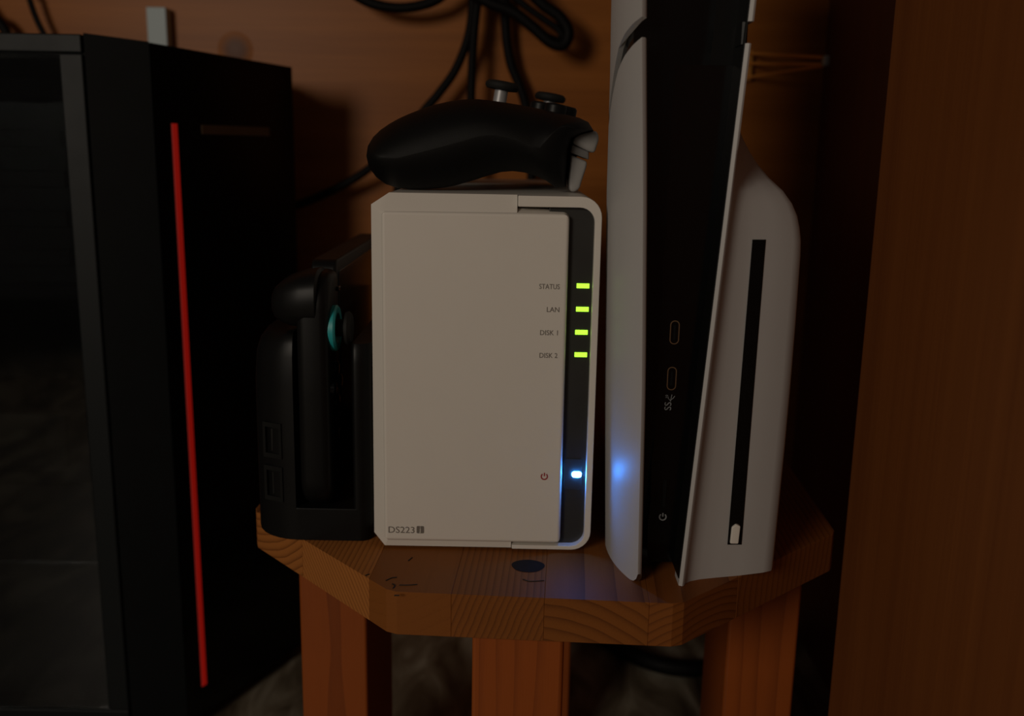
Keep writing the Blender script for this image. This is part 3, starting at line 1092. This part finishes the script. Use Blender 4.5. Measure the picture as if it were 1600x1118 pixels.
# front panel (glossy, facing right)
q0 = Vector((gx2, 0.205)) + fd * 0.0006
q1 = Vector((gx3, 0.330))
fp = [tuple(q0), tuple(q1), tuple(q1 - fn * 0.02), tuple(q0 - fn * 0.02 + fd * 0.006)]
bm = quad_prism(fp, (zt2 - 0.0005, zt3, zt3, zt2 - 0.0005), ZB)
bevel_all(bm, 0.001, 2)
FRP = part('front_panel', bm, M['case_front'], TW, smooth=30)
# rest of the case: top, rear, floor, back tray
body_foot = [(gx1, 0.236), tuple(Vector(pil[2]) + fd * 0.001), tuple(q1 - fn * 0.0205), (gx3 - 0.03, TYB), (TX0, TYB), (TX0, 0.236)]
part('top_cover', quad_prism([(TX0, 0.191), (gx1, 0.191), tuple(Vector(pil[2])), tuple(q1 - fn * 0.0205), (gx3 - 0.03, TYB), (TX0, TYB)],
                             (zt1 - 0.001, zt1 - 0.001, zt2 - 0.002, zt3 - 0.001, zt3 - 0.002, zt1 - 0.004), zt3 - 0.008), M['case_frame'], TW)
part('bottom_cover', quad_prism([(TX0, 0.191), (gx1, 0.191), tuple(Vector(pil[2])), tuple(q1 - fn * 0.0205), (gx3 - 0.03, TYB), (TX0, TYB)], (ZB + 0.012,) * 6, ZB), M['case_frame'], TW)
part('back_tray', bm_box((TX0, TYB - 0.012, ZB + 0.012), (gx3 - 0.03, TYB, zt3 - 0.008), 0.001), M['case_inner'], TW)
part('rear_plate', bm_box((TX0, 0.195, ZB + 0.012), (TX0 + 0.004, TYB - 0.012, zt3 - 0.008)), M['case_inner'], TW)
part('inner_wall', bm_box((gx1 - 0.004, 0.236, ZB + 0.012), (gx1 - 0.001, TYB - 0.013, zt3 - 0.008)), M['case_inner'], TW)
# glass side: frame bars and pane
fr_top = at(60, 81, y=0.187).z
fx = at(111, 500, y=0.187).x
fx_t = at(112, 84, y=0.187).x
fx = (fx + at(145, 500, y=0.187).x) / 2
fw_l = at(129, 560, y=0.187).x
part('frame_top_bar', bm_box((TX0, 0.187, fr_top), (gx1 - 0.0004, 0.1905, zt1 - 0.0008), 0.0008), M['case_frame'], TW)
part('frame_side_bar', bm_box((gx1 - 0.0145, 0.1872, GB), (gx1 - 0.0004, 0.1905, fr_top - 0.0006), 0.0008), M['case_frame'], TW)
part('frame_bottom_bar', bm_box((TX0, 0.187, ZB), (gx1 - 0.0004, 0.1905, GB), 0.0008), M['case_frame'], TW)
GP = part('glass_pane', bm_box((TX0 + 0.001, 0.1884, GB + 0.0004), (gx1 - 0.0148, 0.1908, fr_top - 0.0008)), M['glass'], TW, label='dark smoked glass side pane')
# inside: cooler block, graphics card, shroud
part('motherboard', bm_box((-0.56, 0.378, -0.10), (-0.315, 0.3825, 0.205), 0.0006), M['part_dark'], TW)
cz0, cz1 = at(60, 446, y=0.26).z, at(60, 153, y=0.26).z
cxr = at(118, 300, y=0.26).x
CO = part('cooler_block', bm_box((-0.50, 0.262, cz0), (cxr, 0.374, cz1), 0.003), M['part_dark'], TW)
for k in range(4):
    zz = cz0 + 0.014 + k * (cz1 - cz0 - 0.02) / 4
    part('cooler_fin', bm_box((-0.495, 0.2585, zz), (cxr - 0.006, 0.2622, zz + 0.012), 0.001), M['part_dark'], CO)
GR = part('graphics_card', bm_box((-0.58, 0.262, -0.055), (-0.325, 0.374, -0.012), 0.004), M['case_inner'], TW)
part('card_plate', bm_box((-0.57, 0.2605, -0.045), (-0.34, 0.2622, -0.022), 0.0006), M['part_dark'], GR)
part('power_shroud', bm_box((TX0 + 0.005, 0.215, ZB + 0.0125), (gx1 - 0.02, 0.375, -0.105), 0.002), M['part_dark'], TW)
for fx_, fy_ in ((TX0 + 0.05, 0.22), (TX0 + 0.05, 0.37), (-0.27, 0.235), (-0.25, 0.365)):
    part('foot', bm_lathe([(0.0001, 0), (0.011, 0), (0.013, 0.0122), (0.0001, 0.0123)], (fx_, fy_, FZ), (0, 0, 1), 16), M['rubber'], TW)


def on_front(px, py, lift=0.0):
    """point of the tower's front face under a sight line."""
    p0 = Vector((q0.x, q0.y))
    best = None
    lo_, hi_ = 0.16, 0.40
    for _ in range(40):
        mid = (lo_ + hi_) / 2
        p = at(px, py, y=mid)
        if (Vector((p.x, p.y)) - p0).dot(fn) > 0:
            lo_ = mid
        else:
            hi_ = mid
        best = p
    return best + Vector((fn.x, fn.y, 0)) * lift


a, b = on_front(274, 193), on_front(316.5, 1071)


def face_bar(name, p, s_along, z0, z1, mat, parent, lift=0.0008, label=None):
    c2 = Vector((p.x, p.y))
    u = c2 - fd * s_along / 2
    v = c2 + fd * s_along / 2
    ft = [tuple(u + fn * lift), tuple(v + fn * lift), tuple(v - fn * 0.003), tuple(u - fn * 0.003)]
    return part(name, quad_prism(ft, (z1,) * 4, z0), mat, parent, label=label)


mid = (a + b) / 2
face_bar('light_strip', mid, 0.0044, max(b.z, ZB + 0.004), a.z, M['led_red'], TW, 0.0008, 'glowing thin red light strip')
p0_, p1_ = on_front(315, 204), on_front(420, 204)
pm = (p0_ + p1_) / 2
face_bar('slot_badge', pm, (Vector((p1_.x, p1_.y)) - Vector((p0_.x, p0_.y))).length, pm.z - 0.0030, pm.z + 0.0030, M['bronze'], TW, 0.0005, 'small dull bronze bar near the top of the front')

# ------------------------------------------------------------------ small things on and by the back wall
b0, b1 = at(229, 11, y=0.418), at(263, 70, y=0.418)
BR = empty('wall_bracket', ((b0.x + b1.x) / 2, WY, 0.18), 'small white upright bar on the wall behind the black tower', 'bracket')
part('bar', bm_box((b0.x, 0.416, 0.18), (b1.x, WY, b0.z), 0.0010, 2), M['bracket_white'], BR, smooth=30)
part('screw_head', bm_lathe([(0.0001, 0.0012), (0.0022, 0.0010), (0.0028, 0.0), (0.0028, -0.001)], ((b0.x + b1.x) / 2, 0.416, 0.20), (0, -1, 0), 14), M['steel'], BR, smooth=30)


def cable(pts, r, label, y=None, name='cable', z=None, group=None):
    P3 = []
    for p in pts:
        if len(p) == 3:
            P3.append(at(p[0], p[1], y=p[2]))
        elif z is not None:
            P3.append(at(p[0], p[1], z=z))
        else:
            P3.append(at(p[0], p[1], y=y))
    o = from_bm(name, bm_tube(P3, r, 10, 8), M['cable'], None, smooth=True)
    return tag(o, label, 'cable', group)


cable([(490, -420), (500, -160), (520, -60), (545, -18), (575, 3), (615, 12), (655, 9), (690, -6), (720, -45), (738, -160), (742, -420)], 0.0042, 'black cable drooping in a shallow arc at the top left of the bundle', y=0.395)
cable([(742, -420), (733, -60), (738, 0), (732, 55), (712, 108), (684, 148), (655, 185), (625, 260), (620, 420), (640, 640)], 0.0036, 'black cable curving down and left behind the controller', y=0.400)
cable([(760, -420), (752, -60), (746, 0), (740, 60), (737, 120), (736, 170), (736, 260), (740, 640)], 0.0036, 'straight black cable hanging down behind the controller grip', y=0.396)
cable([(690, -420), (700, -120), (720, -30), (760, 2), (800, 18), (832, 42), (860, 66), (880, 70), (888, 50), (874, 26), (845, 4), (820, -30), (805, -120), (800, -420)], 0.0047, 'thick looped black cable end beside the game console', y=0.385)
cable([(770, -420), (764, -130), (776, -40), (812, 2), (850, 30), (872, 46), (880, 62), (862, 60), (836, 44), (800, 12), (765, -20), (735, -90), (725, -420)], 0.0029, 'thinner black cable coiled inside the thick loop', y=0.392)
cable([(792, -420), (790, -40), (790, 40), (797, 95), (812, 135), (822, 170), (830, 240), (830, 640)], 0.0040, 'dark strand hanging behind the steel stick stems', y=0.412)  # dark tube hanging close to the back wall
cable([(10, -420), (30, -60), (45, -5), (58, 32), (78, 70), (100, 110, 0.412)], 0.0024, 'thin black cable dropping behind the tower at far left', y=0.412)
cable([(-120, -420), (-70, -80), (-30, 12), (-5, 32), (8, 48), (18, 75), (25, 150)], 0.0040, 'black cable stub above the tower at the picture edge', y=0.410)
cable([(425, 330, 0.41), (470, 318, 0.405), (520, 297, 0.40), (570, 268, 0.395), (620, 225, 0.39), (660, 180, 0.385)], 0.0035, 'black cable slanting up from the tower to behind the controller')
fc = [at(880, 960, z=FZ), at(950, 1010, z=FZ), at(1000, 1040, z=FZ), at(1055, 1055, z=FZ), at(1108, 1054, z=FZ), at(1180, 1035, z=FZ), at(1230, 990, z=FZ)]
fc = [Vector((p.x, p.y, FZ + 0.0072)) for p in fc]
tag(from_bm('cable', bm_tube(fc, 0.0070, 12, 8), M['cable'], None, smooth=True), 'thick black cable lying on the floor behind the stool legs', 'cable')

# wire hook on the wall to the right of the console
HK = empty('wire_hook', (at(1190, 100, y=WY).x, WY, at(1190, 100, y=WY).z), 'amber wire hook with a white tip on the wall behind the console', 'hook')
hy0, hy1 = 0.424, 0.345
t_up, t_lo = at(1286, 90, y=hy1), at(1286, 103, y=hy1)
for (pa, tip, nm) in (((1168, 83), t_up, 'upper_wire'), ((1168, 99), at(1284, 101, y=hy1), 'middle_wire'), ((1168, 121), t_lo, 'lower_wire')):
    s = at(pa[0], pa[1], y=hy0)
    e = tip
    part(nm, bm_tube([s, s.lerp(e, 0.5), e], 0.0012, 8, 4), M['amber_wire'], HK, smooth=True)
part('wall_plate', bm_box((at(1160, 100, y=hy0).x, hy0 - 0.001, at(1160, 126, y=hy0).z), (at(1176, 100, y=hy0).x, WY, at(1160, 78, y=hy0).z), 0.001), M['amber_wire'], HK)
tp = at(1289, 95, y=hy1)
part('tip_cap', bm_box((tp.x - 0.0018, hy1 - 0.006, tp.z - 0.0042), (tp.x + 0.0018, hy1 + 0.003, tp.z + 0.0036), 0.0010, 2), M['bracket_white'], HK, smooth=30, label='white tip cap')

def spot_wood(c):  # wall veneer colour, darkening smoothly towards a centre point
    m = grain_wood('wall_spot_wood', 'X', (0.42, 0.142, 0.024), (0.26, 0.080, 0.012), across=38, along=1.6, rough=0.40, spec=0.18, bump=0.0)
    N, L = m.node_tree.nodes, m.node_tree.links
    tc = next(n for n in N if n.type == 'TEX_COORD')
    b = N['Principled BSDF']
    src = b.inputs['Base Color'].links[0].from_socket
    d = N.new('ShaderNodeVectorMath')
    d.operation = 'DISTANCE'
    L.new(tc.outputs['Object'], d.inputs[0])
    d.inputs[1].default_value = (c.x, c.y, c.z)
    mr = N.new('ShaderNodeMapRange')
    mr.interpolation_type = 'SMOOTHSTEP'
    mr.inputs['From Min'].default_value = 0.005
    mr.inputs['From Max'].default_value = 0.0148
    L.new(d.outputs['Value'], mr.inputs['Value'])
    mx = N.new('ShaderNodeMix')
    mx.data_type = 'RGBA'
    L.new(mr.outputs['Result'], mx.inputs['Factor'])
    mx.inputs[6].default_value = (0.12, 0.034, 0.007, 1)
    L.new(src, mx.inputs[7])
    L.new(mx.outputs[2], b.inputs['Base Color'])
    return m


# round brown spot on the back wall, just above the tower
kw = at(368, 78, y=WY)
o = from_bm('knot', bm_lathe([(0.0150, 0.0), (0.0148, 0.00005), (0.0001, 0.0001)], (kw.x, WY, kw.z), (0, -1, 0), 24), spot_wood(kw), bpy.data.objects['wall_back'], smooth=True)  # plain round brown disc, darker towards its centre
o['label'] = 'dark brown round spot on the back wall'
